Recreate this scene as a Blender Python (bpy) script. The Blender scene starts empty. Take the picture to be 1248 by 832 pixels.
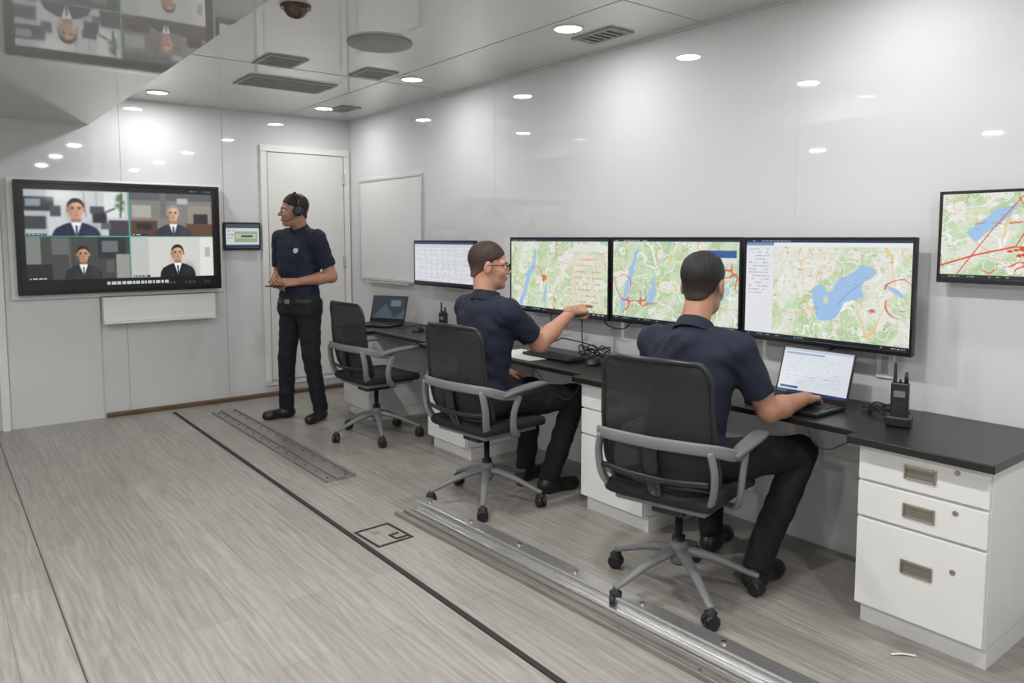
import bpy, bmesh, math, random
import numpy as np
from mathutils import Vector, Matrix
random.seed(7); rng=np.random.default_rng(5)
scene=bpy.context.scene
scene.view_settings.view_transform='Standard'
COL=bpy.context.collection
HC=1.48; XR=3.34; YB=6.90; ZC=2.62; ZS=2.38

# ------------------------------------------------------------ materials
def mat(name,c,rough=.5,metal=0,ior=1.5,var=.06,scale=8,bump=0,sss=0,stretch=None,alpha=None,coat=0):
    m=bpy.data.materials.new(name); m.use_nodes=True
    nt=m.node_tree; b=nt.nodes['Principled BSDF']
    tc=nt.nodes.new('ShaderNodeTexCoord'); mp=nt.nodes.new('ShaderNodeMapping')
    if stretch: mp.inputs['Scale'].default_value=stretch
    n=nt.nodes.new('ShaderNodeTexNoise'); n.inputs['Scale'].default_value=scale; n.inputs['Detail'].default_value=4
    r=nt.nodes.new('ShaderNodeValToRGB')
    r.color_ramp.elements[0].position=.3; r.color_ramp.elements[1].position=.7
    r.color_ramp.elements[0].color=(*[x*(1-var) for x in c],1); r.color_ramp.elements[1].color=(*[min(1,x*(1+var)) for x in c],1)
    L=nt.links.new
    L(tc.outputs['Object'],mp.inputs[0]); L(mp.outputs[0],n.inputs['Vector']); L(n.outputs['Fac'],r.inputs[0]); L(r.outputs[0],b.inputs['Base Color'])
    b.inputs['Roughness'].default_value=rough; b.inputs['Metallic'].default_value=metal; b.inputs['IOR'].default_value=ior
    b.inputs['Coat Weight'].default_value=coat
    if sss: 
        b.inputs['Subsurface Weight'].default_value=sss; b.inputs['Subsurface Radius'].default_value=(.02,.008,.004); b.inputs['Subsurface Scale'].default_value=.5
    if alpha is not None: b.inputs['Alpha'].default_value=alpha
    if bump:
        bp=nt.nodes.new('ShaderNodeBump'); bp.inputs['Strength'].default_value=bump; bp.inputs['Distance'].default_value=.01
        L(n.outputs['Fac'],bp.inputs['Height']); L(bp.outputs[0],b.inputs['Normal'])
    return m
def hair_mat(name,c,side,amt):
    """short clipper cut: hair colour fading to stubble at the sides and nape (height on the head)"""
    m=mat(name,c,.6,var=.6,scale=230,bump=.35,stretch=(1,1,.25)); nt=m.node_tree; b=nt.nodes['Principled BSDF']; L=nt.links.new
    src=b.inputs['Base Color'].links[0].from_socket
    tc=nt.nodes.new('ShaderNodeTexCoord'); sp=nt.nodes.new('ShaderNodeSeparateXYZ'); mr=nt.nodes.new('ShaderNodeMapRange'); mx=nt.nodes.new('ShaderNodeMix'); mx.data_type='RGBA'
    mr.inputs['From Min'].default_value=-.06; mr.inputs['From Max'].default_value=.03; mr.inputs['To Min'].default_value=amt; mr.inputs['To Max'].default_value=0
    L(tc.outputs['Object'],sp.inputs[0]); L(sp.outputs['Z'],mr.inputs['Value']); L(mr.outputs[0],mx.inputs[0]); L(src,mx.inputs[6]); mx.inputs[7].default_value=(*side,1); L(mx.outputs[2],b.inputs['Base Color'])
    return m
def floor_mat():
    m=bpy.data.materials.new('grey_wood_vinyl'); m.use_nodes=True; nt=m.node_tree; b=nt.nodes['Principled BSDF']; L=nt.links.new; N=nt.nodes.new
    tc=N('ShaderNodeTexCoord')
    mp=N('ShaderNodeMapping'); mp.inputs['Rotation'].default_value=(0,0,math.radians(90)); L(tc.outputs['Object'],mp.inputs[0])
    br=N('ShaderNodeTexBrick'); br.inputs['Scale'].default_value=1; br.inputs['Brick Width'].default_value=1.22; br.inputs['Row Height'].default_value=.18
    br.inputs['Mortar Size'].default_value=.0012; br.inputs['Color1'].default_value=(.355,.337,.312,1); br.inputs['Color2'].default_value=(.425,.405,.376,1); br.inputs['Mortar'].default_value=(.26,.243,.222,1)
    br.offset=.37; L(mp.outputs[0],br.inputs['Vector'])
    mp2=N('ShaderNodeMapping'); mp2.inputs['Scale'].default_value=(15,1.1,1); L(tc.outputs['Object'],mp2.inputs[0])
    n=N('ShaderNodeTexNoise'); n.inputs['Scale'].default_value=1.7; n.inputs['Detail'].default_value=8; n.inputs['Roughness'].default_value=.66; n.inputs['Distortion'].default_value=1.5
    L(mp2.outputs[0],n.inputs['Vector'])
    mp3=N('ShaderNodeMapping'); mp3.inputs['Scale'].default_value=(6,.7,1); L(tc.outputs['Object'],mp3.inputs[0])
    w=N('ShaderNodeTexWave'); w.inputs['Scale'].default_value=1.5; w.inputs['Distortion'].default_value=11; w.inputs['Detail'].default_value=4; w.inputs['Detail Scale'].default_value=1.3; L(mp3.outputs[0],w.inputs['Vector'])
    r=N('ShaderNodeValToRGB'); r.color_ramp.elements[0].position=.3; r.color_ramp.elements[1].position=.68
    r.color_ramp.elements[0].color=(.68,.665,.65,1); r.color_ramp.elements[1].color=(1.0,1.0,1.0,1); L(n.outputs['Fac'],r.inputs[0])
    mx=N('ShaderNodeMix'); mx.data_type='RGBA'; mx.blend_type='MULTIPLY'; mx.inputs[0].default_value=1
    L(br.outputs['Color'],mx.inputs[6]); L(r.outputs[0],mx.inputs[7])
    r2=N('ShaderNodeValToRGB'); r2.color_ramp.elements[0].color=(.76,.75,.74,1); r2.color_ramp.elements[1].color=(1,1,1,1); L(w.outputs['Fac'],r2.inputs[0])
    mx2=N('ShaderNodeMix'); mx2.data_type='RGBA'; mx2.blend_type='MULTIPLY'; mx2.inputs[0].default_value=.55
    L(mx.outputs[2],mx2.inputs[6]); L(r2.outputs[0],mx2.inputs[7]); L(mx2.outputs[2],b.inputs['Base Color'])
    b.inputs['Roughness'].default_value=.36
    bp=N('ShaderNodeBump'); bp.inputs['Strength'].default_value=.08; bp.inputs['Distance'].default_value=.004; L(n.outputs['Fac'],bp.inputs['Height']); L(bp.outputs[0],b.inputs['Normal'])
    return m
def emis(name,c,s):
    m=bpy.data.materials.new(name); m.use_nodes=True; b=m.node_tree.nodes['Principled BSDF']
    b.inputs['Base Color'].default_value=(.9,.9,.9,1); b.inputs['Emission Color'].default_value=(*c,1); b.inputs['Emission Strength'].default_value=s
    return m
M={}
M['floor']=floor_mat()
M['wall']=mat('glossy_white_panel',(.69,.705,.715),.02,ior=1.6,var=.012,scale=.7)
M['wallb']=mat('glossy_white_panel_rear',(.68,.695,.70),.03,ior=1.55,var=.012,scale=.7)
M['ceil']=mat('glossy_ceiling_panel',(.64,.64,.63),.03,ior=2.0,var=.012,scale=.7)
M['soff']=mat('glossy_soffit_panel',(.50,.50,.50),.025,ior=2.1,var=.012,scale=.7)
M['seam']=mat('panel_joint',(.42,.42,.42),.5)
M['white']=mat('white_laminate',(.80,.80,.79),.3,var=.015)
M['door']=mat('white_painted_door',(.76,.76,.74),.35,var=.015)
M['wb']=mat('whiteboard_surface',(.76,.77,.78),.12,var=.01)
M['alu']=mat('brushed_aluminium',(.70,.70,.70),.26,.85,var=.12,scale=6,stretch=(30,1,30))
M['aludark']=mat('worn_aluminium',(.36,.345,.325),.42,.7,var=.15,scale=6,stretch=(20,1,20))
M['black']=mat('black_plastic',(.015,.015,.017),.35)
M['rubber']=mat('black_rubber',(.02,.02,.02),.7)
M['blackdesk']=mat('black_laminate',(.014,.013,.013),.33,var=.2,scale=60)
M['bezel']=mat('dark_bezel',(.010,.010,.012),.25)
M['grey']=mat('grey_chair_plastic',(.185,.19,.20),.42)
M['greyl']=mat('arm_pad_plastic',(.13,.137,.145),.45)
M['fabric']=mat('black_seat_fabric',(.015,.015,.017),.9,var=.3,scale=90,bump=.2)
M['mesh']=mat('chair_mesh_fabric',(.024,.024,.027),.8,var=.4,scale=160,alpha=.82)
M['brown']=mat('brown_wood_trim',(.13,.075,.045),.5,var=.3,scale=5,stretch=(1,10,10))
M['nickel']=mat('nickel_pull',(.42,.39,.34),.35,1)
M['nickeld']=mat('nickel_recess',(.26,.24,.20),.45,.6)
M['shirt']=mat('navy_polo_fabric',(.0085,.0135,.031),.85,var=.15,scale=30,bump=.12)
M['pants']=mat('black_uniform_trousers',(.006,.007,.011),.85,var=.2,scale=30,bump=.12)
M['skin']=mat('skin',(.50,.26,.175),.5,var=.08,scale=25,sss=.12)
M['skin2']=mat('skin_tan',(.42,.215,.14),.5,var=.08,scale=25,sss=.12)
M['lip']=mat('lips',(.36,.13,.11),.45)
M['hairb']=hair_mat('black_hair',(.006,.005,.0045),(.06,.033,.024),.55)
M['hairr']=hair_mat('brown_hair',(.034,.018,.011),(.17,.095,.06),.7)
M['leather']=mat('black_leather',(.012,.012,.012),.35)
M['eyew']=mat('eye_white',(.75,.72,.7),.2)
M['gold']=mat('badge_gold',(.55,.45,.25),.4,.5)
M['patch']=mat('badge_white',(.6,.6,.6),.6)
M['paper']=mat('white_paper',(.75,.75,.74),.7)
M['key']=mat('keycap',(.03,.03,.033),.5)
M['vent']=mat('vent_grey',(.33,.32,.31),.5)
M['ventd']=mat('vent_dark',(.06,.06,.06),.7)
M['dome']=mat('camera_dome',(.05,.03,.02),.15)
M['lamp']=emis('downlight_lens',(1,.98,.95),6)

# ------------------------------------------------------------ mesh helpers
def empty(name,loc=(0,0,0),yaw=0):
    e=bpy.data.objects.new(name,None); COL.objects.link(e); e.location=loc; e.rotation_euler=(0,0,yaw); e.empty_display_size=.1
    return e
def mesh_ob(name,v,f,m,parent=None,smooth=False):
    me=bpy.data.meshes.new(name); me.from_pydata([tuple(map(float,x)) for x in v],[],[tuple(map(int,x)) for x in f]); me.update()
    o=bpy.data.objects.new(name,me); COL.objects.link(o); me.materials.append(m)
    if smooth: me.shade_smooth()
    if parent: o.parent=parent
    return o
def from_bm(name,bm,m,parent=None,smooth=False):
    bmesh.ops.recalc_face_normals(bm,faces=bm.faces)
    me=bpy.data.meshes.new(name); bm.to_mesh(me); bm.free(); o=bpy.data.objects.new(name,me); COL.objects.link(o); me.materials.append(m)
    if smooth: me.shade_smooth()
    if parent: o.parent=parent
    return o
def add_box(bm,lo,hi,bev=0,seg=2,Mx=None):
    r=bmesh.ops.create_cube(bm,size=1); vs=r['verts']
    for v in vs:
        v.co=Vector([lo[i]+(v.co[i]+.5)*(hi[i]-lo[i]) for i in range(3)])
    if Mx is not None:
        for v in vs: v.co=Mx@v.co
    if bev:
        es=list({e for v in vs for e in v.link_edges})
        bmesh.ops.bevel(bm,geom=es,offset=bev,segments=seg,affect='EDGES',profile=.5)
def box(name,lo,hi,m,parent=None,bev=0,seg=2,Mx=None,smooth=False):
    bm=bmesh.new(); add_box(bm,lo,hi,bev,seg,Mx); return from_bm(name,bm,m,parent,smooth)
def boxes(name,L,m,parent=None,bev=0):
    bm=bmesh.new()
    for lo,hi in L: add_box(bm,lo,hi,bev)
    return from_bm(name,bm,m,parent)
def lathe(name,prof,axis_p,axis_d,m,parent=None,n=24,smooth=True):
    d=Vector(axis_d).normalized(); a=d.orthogonal().normalized(); b=d.cross(a); p0=Vector(axis_p)
    v=[];f=[]
    for h,r in prof:
        for i in range(n):
            t=2*math.pi*i/n; v.append(p0+d*h+(a*math.cos(t)+b*math.sin(t))*r)
    for k in range(len(prof)-1):
        for i in range(n):
            j=(i+1)%n; f.append((k*n+i,k*n+j,(k+1)*n+j,(k+1)*n+i))
    f.append(tuple(range(n))[::-1]); f.append(tuple(range((len(prof)-1)*n,len(prof)*n)))
    o=mesh_ob(name,v,f,m,parent)
    if smooth:
        for p in o.data.polygons: p.use_smooth=len(p.vertices)==4
    return o
def catmull(pts,sub,closed=False):
    P=[np.array(p,float) for p in pts]; n=len(P); out=[]
    rngk=range(n) if closed else range(n-1)
    for i in rngk:
        if closed: p0,p1,p2,p3=P[i-1],P[i],P[(i+1)%n],P[(i+2)%n]
        else: p0,p1,p2,p3=P[max(i-1,0)],P[i],P[i+1],P[min(i+2,n-1)]
        for k in range(sub):
            t=k/sub
            out.append(.5*((2*p1)+(-p0+p2)*t+(2*p0-5*p1+4*p2-p3)*t*t+(-p0+3*p1-3*p2+p3)*t**3))
    if not closed: out.append(P[-1])
    return out
def sweep(name,pts,m,parent=None,r=.01,rw=None,ref=(0,0,1),n=10,sub=6,closed=False,radii=None,sq=1.0):
    """elliptical sweep; rw= half-width (perp. to ref), r= half-thickness along ref"""
    k=len(pts)
    if radii is None: radii=[(r,rw if rw else r)]*k
    Q=catmull([list(p)+list(rr) for p,rr in zip(pts,radii)],sub,closed)
    C=[Vector(q[:3]) for q in Q]; v=[];f=[]; ref=Vector(ref); nn=len(C)
    for i,c in enumerate(C):
        if closed: T=(C[(i+1)%nn]-C[i-1]).normalized()
        else: T=(C[min(i+1,nn-1)]-C[max(i-1,0)]).normalized()
        Nn=ref-T*ref.dot(T)
        if Nn.length<1e-3: Nn=T.orthogonal()
        Nn.normalize(); B=T.cross(Nn)
        for j in range(n):
            t=2*math.pi*j/n; cs,sn=math.cos(t),math.sin(t)
            cs=math.copysign(abs(cs)**sq,cs); sn=math.copysign(abs(sn)**sq,sn)
            v.append(c+Nn*cs*Q[i][3]+B*sn*Q[i][4])
    for i in range(nn if closed else nn-1):
        i2=(i+1)%nn
        for j in range(n):
            j2=(j+1)%n; f.append((i*n+j,i*n+j2,i2*n+j2,i2*n+j))
    if not closed: f.append(tuple(range(n))[::-1]); f.append(tuple(range((nn-1)*n,nn*n)))
    return mesh_ob(name,v,f,m,parent,True)

# ------------------------------------------------------------ SDF surface nets
def vec(*a): return np.array(a,np.float32)
def seg(P,a,b,ra,rb):
    a=np.array(a,np.float32); b=np.array(b,np.float32); ab=b-a; d=P-a
    t=np.clip(d@ab/float(ab@ab+1e-9),0,1)
    q=d-t[:,None]*ab
    return np.sqrt((q*q).sum(1))-(ra+(rb-ra)*t)
def ell(P,c,r,R=None):
    q=P-np.array(c,np.float32)
    if R is not None: q=q@R
    r=np.array(r,np.float32); a=q/r; b=a/r
    k0=np.sqrt((a*a).sum(1)); k1=np.sqrt((b*b).sum(1))+1e-6
    return k0*(k0-1)/k1
def smin(a,b,k):
    h=np.clip(.5+.5*(b-a)/k,0,1); return b*(1-h)+a*h-k*h*(1-h)
def smax(a,b,k): return -smin(-a,-b,k)
def snets(name,f,lo,hi,h,m,parent=None):
    ns=[int((hi[i]-lo[i])/h)+2 for i in range(3)]
    ax=[(lo[i]+h*np.arange(ns[i])).astype(np.float32) for i in range(3)]
    P=np.stack(np.meshgrid(*ax,indexing='ij'),-1).reshape(-1,3)
    V=np.concatenate([f(P[i:i+300000]) for i in range(0,len(P),300000)]).reshape(ns)
    V=np.where(V==0,1e-6,V)
    nc=[n-1 for n in ns]; acc=np.zeros(nc+[3],np.float32); cnt=np.zeros(nc,np.int32)
    for d in range(3):
        e1,e2=(d+1)%3,(d+2)%3
        for o1 in (0,1):
            for o2 in (0,1):
                s=[None]*3; s[d]=slice(0,nc[d]); s[e1]=slice(o1,o1+nc[e1]); s[e2]=slice(o2,o2+nc[e2]); A=V[tuple(s)]
                s[d]=slice(1,nc[d]+1); B=V[tuple(s)]
                cr=(A<0)!=(B<0)
                t=np.where(cr,A/np.where(cr,A-B,1),0)
                acc[...,d]+=t*cr; acc[...,e1]+=o1*cr; acc[...,e2]+=o2*cr; cnt+=cr
    act=cnt>0; idx=-np.ones(nc,np.int64); idx[act]=np.arange(act.sum())
    I=np.argwhere(act); vert=(I+acc[act]/cnt[act][:,None])*h+np.array(lo)
    Q=[]
    for d in range(3):
        e1,e2=(d+1)%3,(d+2)%3
        s=[slice(None)]*3; s[d]=slice(0,ns[d]-1); A=V[tuple(s)]; s[d]=slice(1,ns[d]); B=V[tuple(s)]
        E=np.argwhere((A<0)!=(B<0))
        E=E[(E[:,e1]>0)&(E[:,e1]<ns[e1]-1)&(E[:,e2]>0)&(E[:,e2]<ns[e2]-1)]
        if len(E)==0: continue
        neg=A[tuple(E.T)]<0
        u1=np.zeros(3,int);u1[e1]=1;u2=np.zeros(3,int);u2[e2]=1
        q=np.stack([idx[tuple(x.T)] for x in (E,E-u1,E-u1-u2,E-u2)],1)
        q[~neg]=q[~neg][:,::-1]; Q.append(q)
    Q=np.concatenate(Q)
    me=bpy.data.meshes.new(name); me.from_pydata(vert.tolist(),[],Q.tolist()); me.update(); me.shade_smooth()
    o=bpy.data.objects.new(name,me); COL.objects.link(o); me.materials.append(m)
    if parent: o.parent=parent
    return o

# ------------------------------------------------------------ canvas for screens
class Cv:
    def __init__(s,w,h,bg):
        s.w,s.h=w,h; s.a=np.ones((h,w,3))*np.array(bg)/255.; s.asp=w/h
        s.U,s.V=np.meshgrid(np.linspace(0,1,w),np.linspace(0,1,h)); s.clip=(0,0,1,1)
    def put(s,m,c,al=1):
        x0,y0,x1,y1=s.clip; m=m&(s.U>=x0)&(s.U<=x1)&(s.V>=y0)&(s.V<=y1)
        s.a[m]=s.a[m]*(1-al)+np.array(c)/255.*al
    def rect(s,x0,y0,x1,y1,c,al=1): s.put((s.U>=x0)&(s.U<=x1)&(s.V>=y0)&(s.V<=y1),c,al)
    def ell(s,cx,cy,rx,ry,c,al=1): s.put(((s.U-cx)/rx)**2+((s.V-cy)/ry)**2<1,c,al)
    def soft(s,cx,cy,rx,ry,c,al=1):
        x0,y0,x1,y1=s.clip; g=np.exp(-2*(((s.U-cx)/rx)**2+((s.V-cy)/ry)**2))*al
        g*=((s.U>=x0)&(s.U<=x1)&(s.V>=y0)&(s.V<=y1)); s.a=s.a*(1-g[...,None])+np.array(c)/255.*g[...,None]
    def line(s,pts,w,c,al=1):
        D=np.full(s.U.shape,9.)
        for (x0,y0),(x1,y1) in zip(pts[:-1],pts[1:]):
            ax,ay,bx,by=x0*s.asp,y0,x1*s.asp,y1; dx,dy=bx-ax,by-ay
            X=s.U*s.asp-ax;Y=s.V-ay; t=np.clip((X*dx+Y*dy)/(dx*dx+dy*dy+1e-9),0,1)
            D=np.minimum(D,np.hypot(X-t*dx,Y-t*dy))
        s.put(D<w,c,al)
    def poly(s,pts,c,al=1,U=None,V=None):
        U=s.U if U is None else U; V=s.V if V is None else V
        ins=np.zeros(s.U.shape,bool); n=len(pts)
        for i in range(n):
            x0,y0=pts[i];x1,y1=pts[(i+1)%n]
            c1=(y0>V)!=(y1>V)
            ins^=c1&(U<(x1-x0)*(V-y0)/(y1-y0+1e-12)+x0)
        s.put(ins,c,al)
    def text(s,x0,y0,x1,h,c,al=.8,dens=.7):
        x=x0
        while x<x1:
            w=random.uniform(.006,.025)
            if random.random()<dens: s.rect(x,y0,min(x+w,x1),y0+h,c,al)
            x+=w+.006
    def blur(s,n=1):
        for _ in range(n):
            a=np.pad(s.a,((1,1),(1,1),(0,0)),'edge')
            s.a=(a[1:-1,1:-1]*2+a[:-2,1:-1]+a[2:,1:-1]+a[1:-1,:-2]+a[1:-1,2:])/6
def cn(X,Y,seed,octv=4):
    r=np.random.default_rng(seed); out=0*X; amp=1;tot=0; G=r.random((64,64))
    for o in range(octv):
        x=X*(2**o)+o*7.3+50; y=Y*(2**o)+o*3.1+50; xi=np.floor(x).astype(int);yi=np.floor(y).astype(int);fx=x-xi;fy=y-yi
        fx=fx*fx*(3-2*fx);fy=fy*fy*(3-2*fy); g=lambda a,b: G[b%64,a%64]
        out=out+amp*((g(xi,yi)*(1-fx)+g(xi+1,yi)*fx)*(1-fy)+(g(xi,yi+1)*(1-fx)+g(xi+1,yi+1)*fx)*fy); tot+=amp; amp*=.5
    return out/tot
def screen(name,TL,U,V,cv,parent,strength=.9):
    h,w=cv.h,cv.w; TL,U,V=[np.array(x,float) for x in (TL,U,V)]
    u=np.linspace(0,1,w);v=np.linspace(0,1,h)
    P=TL+u[None,:,None]*U+v[:,None,None]*V
    idx=np.arange(w*h).reshape(h,w)
    F=np.stack([idx[1:,:-1],idx[1:,1:],idx[:-1,1:],idx[:-1,:-1]],-1).reshape(-1,4)
    me=bpy.data.meshes.new(name); me.from_pydata(P.reshape(-1,3).tolist(),[],F.tolist()); me.update()
    at=me.color_attributes.new('pix','FLOAT_COLOR','POINT')
    c=np.clip(cv.a,0,1); lin=np.where(c<.04045,c/12.92,((c+.055)/1.055)**2.4)
    at.data.foreach_set('color',np.concatenate([lin.reshape(-1,3),np.ones((w*h,1))],1).astype(np.float32).ravel())
    m=bpy.data.materials.new(name+'_display'); m.use_nodes=True; nt=m.node_tree; b=nt.nodes['Principled BSDF']
    a=nt.nodes.new('ShaderNodeVertexColor'); a.layer_name='pix'
    b.inputs['Base Color'].default_value=(.01,.01,.01,1); b.inputs['Roughness'].default_value=.25
    nt.links.new(a.outputs[0],b.inputs['Emission Color']); b.inputs['Emission Strength'].default_value=strength
    me.materials.append(m); o=bpy.data.objects.new(name,me); COL.objects.link(o); o.parent=parent
    return o

# ------------------------------------------------------------ room shell
box('floor',(-1.6,-1.8,-.1),(XR+.1,YB+.1,0),M['floor'])
box('wall_right',(XR,-1.8,0),(XR+.1,YB+.1,ZC),M['wall'])
box('wall_back',(-1.6,YB,0),(XR,YB+.1,ZC),M['wallb'])
box('wall_left',(-1.6,-1.8,0),(-1.5,YB,ZC),M['wall'])
box('wall_front',(-1.5,-1.8,0),(XR,-1.7,ZC),M['wall'])
box('ceiling',(-1.6,-1.8,ZC),(XR+.1,YB+.1,ZC+.1),M['ceil'])
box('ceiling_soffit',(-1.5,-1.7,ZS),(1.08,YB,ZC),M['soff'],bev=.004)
k=1
def trim(lo,hi,m='seam'):
    global k; box('trim_%d'%k,lo,hi,M[m]); k+=1
for y in (2.05,3.27,4.49,5.45,.83): trim((XR-.0015,y-.0015,.0),(XR,y+.0015,ZC),'wall')
for x in (1.3,2.12): trim((x-.002,YB-.002,0),(x+.002,YB,ZC))
for y in (5.0,2.6): trim((1.08,y-.002,ZC-.002),(XR,y+.002,ZC))
trim((2.70,-1.7,ZC-.002),(2.704,YB,ZC))
trim((XR-.012,-1.7,ZC-.012),(XR,YB,ZC),'ceil')
trim((1.08,YB-.012,ZC-.012),(XR-.012,YB,ZC),'ceil')
trim((.40,YB-.05,0),(.455,YB,ZS),'white')
trim((.46,YB-.02,0),(1.10,YB,ZS),'wallb')
box('baseboard_back',(1.12,YB-.05,0),(3.3,YB,.035),M['brown'],bev=.004)
trim((1.588,-1.7,0),(1.612,6.72,.006),'rubber')
trim((.352,-1.7,0),(.357,YB-.05,.0015),'ventd')
h=empty('floor_hatch',(1.735,3.27,0),math.radians(3))
a,b=.10,.12
boxes('hatch_frame',[((-a,-b,0),(a,-b+.012,.004)),((-a,b-.012,0),(a,b,.004)),((-a,-b+.012,0),(-a+.012,b-.012,.004)),((a-.012,-b+.012,0),(a,b-.012,.004)),((.02,-b+.03,0),(a-.012,-b+.042,.004)),((.015,-b+.043,0),(.027,-.031,.004)),((.015,-.03,0),(a-.03,-.02,.004))],M['rubber'],h)
box('hatch_latch',(-.03,.03,0),(.0,.07,.003),M['aludark'],h)
t=empty('floor_track',(1.945,5.35,0))
boxes('track_plate',[((-.1,-1.15,0),(.1,1.15,.006)),((-.1,-1.15,.0062),(-.085,1.15,.014)),((.085,-1.15,.0062),(.1,1.15,.018)),((-.03,-1.15,.0062),(.035,1.15,.020))],M['aludark'],t,bev=.002)
bm=bmesh.new()
for y in np.linspace(-1.08,1.08,14):
    for x in (-.06,.06): bmesh.ops.create_cone(bm,cap_ends=True,segments=10,radius1=.008,radius2=.006,depth=.004,matrix=Matrix.Translation((x,y,.008)))
from_bm('track_bolts',bm,M['ventd'],t)
t=empty('floor_track',(2.075,2.1,0),math.radians(2.0))
boxes('track_plate',[((-.115,-1.38,0),(.12,1.38,.006)),((-.115,-1.38,.0062),(-.1,1.38,.022)),((-.06,-1.38,.0062),(-.045,1.38,.02))],M['aludark'],t,bev=.002)
boxes('track_rail',[((.02,-1.38,.0062),(.10,1.38,.055)),((-.01,-1.38,.0062),(.0195,1.38,.018))],M['alu'],t,bev=.006)
bm=bmesh.new()
for y in np.linspace(-1.3,1.3,8):
    bmesh.ops.create_cone(bm,cap_ends=True,segments=12,radius1=.012,radius2=.009,depth=.008,matrix=Matrix.Translation((.06,y,.058)))
    bmesh.ops.create_cone(bm,cap_ends=True,segments=12,radius1=.008,radius2=.006,depth=.005,matrix=Matrix.Translation((-.08,y,.008)))
from_bm('track_bolts',bm,M['nickel'],t)
def downlight(x,y,z,p=11.5):
    e=empty('downlight',(x,y,z))
    lathe('trim_ring',[(0,.088),(.006,.086),(.008,.078),(.003,.074)],(0,0,0),(0,0,-1),M['white'],e,32)
    lathe('lens',[(0,.074),(.004,.073)],(0,0,0),(0,0,-1),M['lamp'],e,32)
    l=bpy.data.lights.new('lamp','AREA'); l.shape='DISK'; l.size=.14; l.energy=p; l.color=(1,.985,.96)
    o=bpy.data.objects.new('lamp',l); COL.objects.link(o); o.parent=e; o.location=(0,0,-.009)
for y in (6.33,4.8,3.13,1.5,-.1): downlight(2.83,y,ZC,6.2)
downlight(1.5,6.45,ZC,8)
for y in (3.1,1.5,-.1): downlight(1.5,y,ZC,21)
for y in (4.2,2.6,1.0,-.8): downlight(-.55,y,ZS,19)
def vent(x0,x1,y0,y1,n):
    e=empty('air_vent',((x0+x1)/2,(y0+y1)/2,ZC)); a=(x1-x0)/2;b=(y1-y0)/2
    boxes('vent_frame',[((-a,-b,-.01),(a,-b+.025,0)),((-a,b-.025,-.01),(a,b,0)),((-a,-b+.025,-.01),(-a+.025,b-.025,0)),((a-.025,-b+.025,-.01),(a,b-.025,0))],M['vent'],e)
    box('vent_cavity',(-a+.02,-b+.02,-.002),(a-.02,b-.02,0),M['ventd'],e)
    boxes('louvres',[((-a+.025,y-.008,-.009),(a-.025,y+.008,-.003)) for y in np.linspace(-b+.04,b-.04,n)],M['vent'],e)
vent(1.85,2.5,5.33,5.72,8); vent(1.74,2.0,4.68,4.98,6); vent(2.4,2.64,4.66,4.94,6); vent(2.98,3.16,2.95,3.27,6); vent(2.9,3.08,6.1,6.4,6)
e=empty('ceiling_speaker',(2.16,4.03,ZC)); lathe('dish',[(0,.19),(.012,.188),(.02,.17),(.022,.12),(.022,.01)],(0,0,0),(0,0,-1),M['vent'],e,40)
e=empty('security_camera',(1.5,3.66,ZC)); lathe('dome',[(0,.075),(.012,.075)]+[(.012+.05*math.sin(t),.06*math.cos(t)) for t in np.linspace(0,1.5,7)],(0,0,0),(0,0,-1),M['dome'],e,28)

# ------------------------------------------------------------ door, whiteboard
d=empty('door_1',(2.87,YB,0))
boxes('door_frame',[((-.42,-.03,.135),(-.362,-.001,2.27)),((.402,-.03,.135),(.46,-.001,2.27)),((-.42,-.03,2.272),(.46,-.001,2.33))],M['white'],d,bev=.003)
box('door_slab',(-.355,-.022,.15),(.395,-.001,2.265),M['door'],d,bev=.003)
boxes('hinges',[((.375,-.034,z),(.41,-.0225,z+.1)) for z in (.35,1.2,2.0)],M['alu'],d,bev=.003)
box('threshold',(-.42,-.02,.10),(.46,-.001,.13),M['white'],d)
w=empty('whiteboard',(XR,6.075,1.555))
box('board',(-.014,-.56,-.45),(-.002,.56,.45),M['wb'],w)
boxes('board_frame',[((-.022,-.58,-.449),(-.001,-.561,.449)),((-.022,.561,-.449),(-.001,.58,.449)),((-.022,-.58,.451),(-.001,.58,.47)),((-.022,-.58,-.47),(-.001,.58,-.451))],M['alu'],w,bev=.002)
box('pen_tray',(-.06,-.4,-.485),(-.001,.4,-.473),M['alu'],w)

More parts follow.
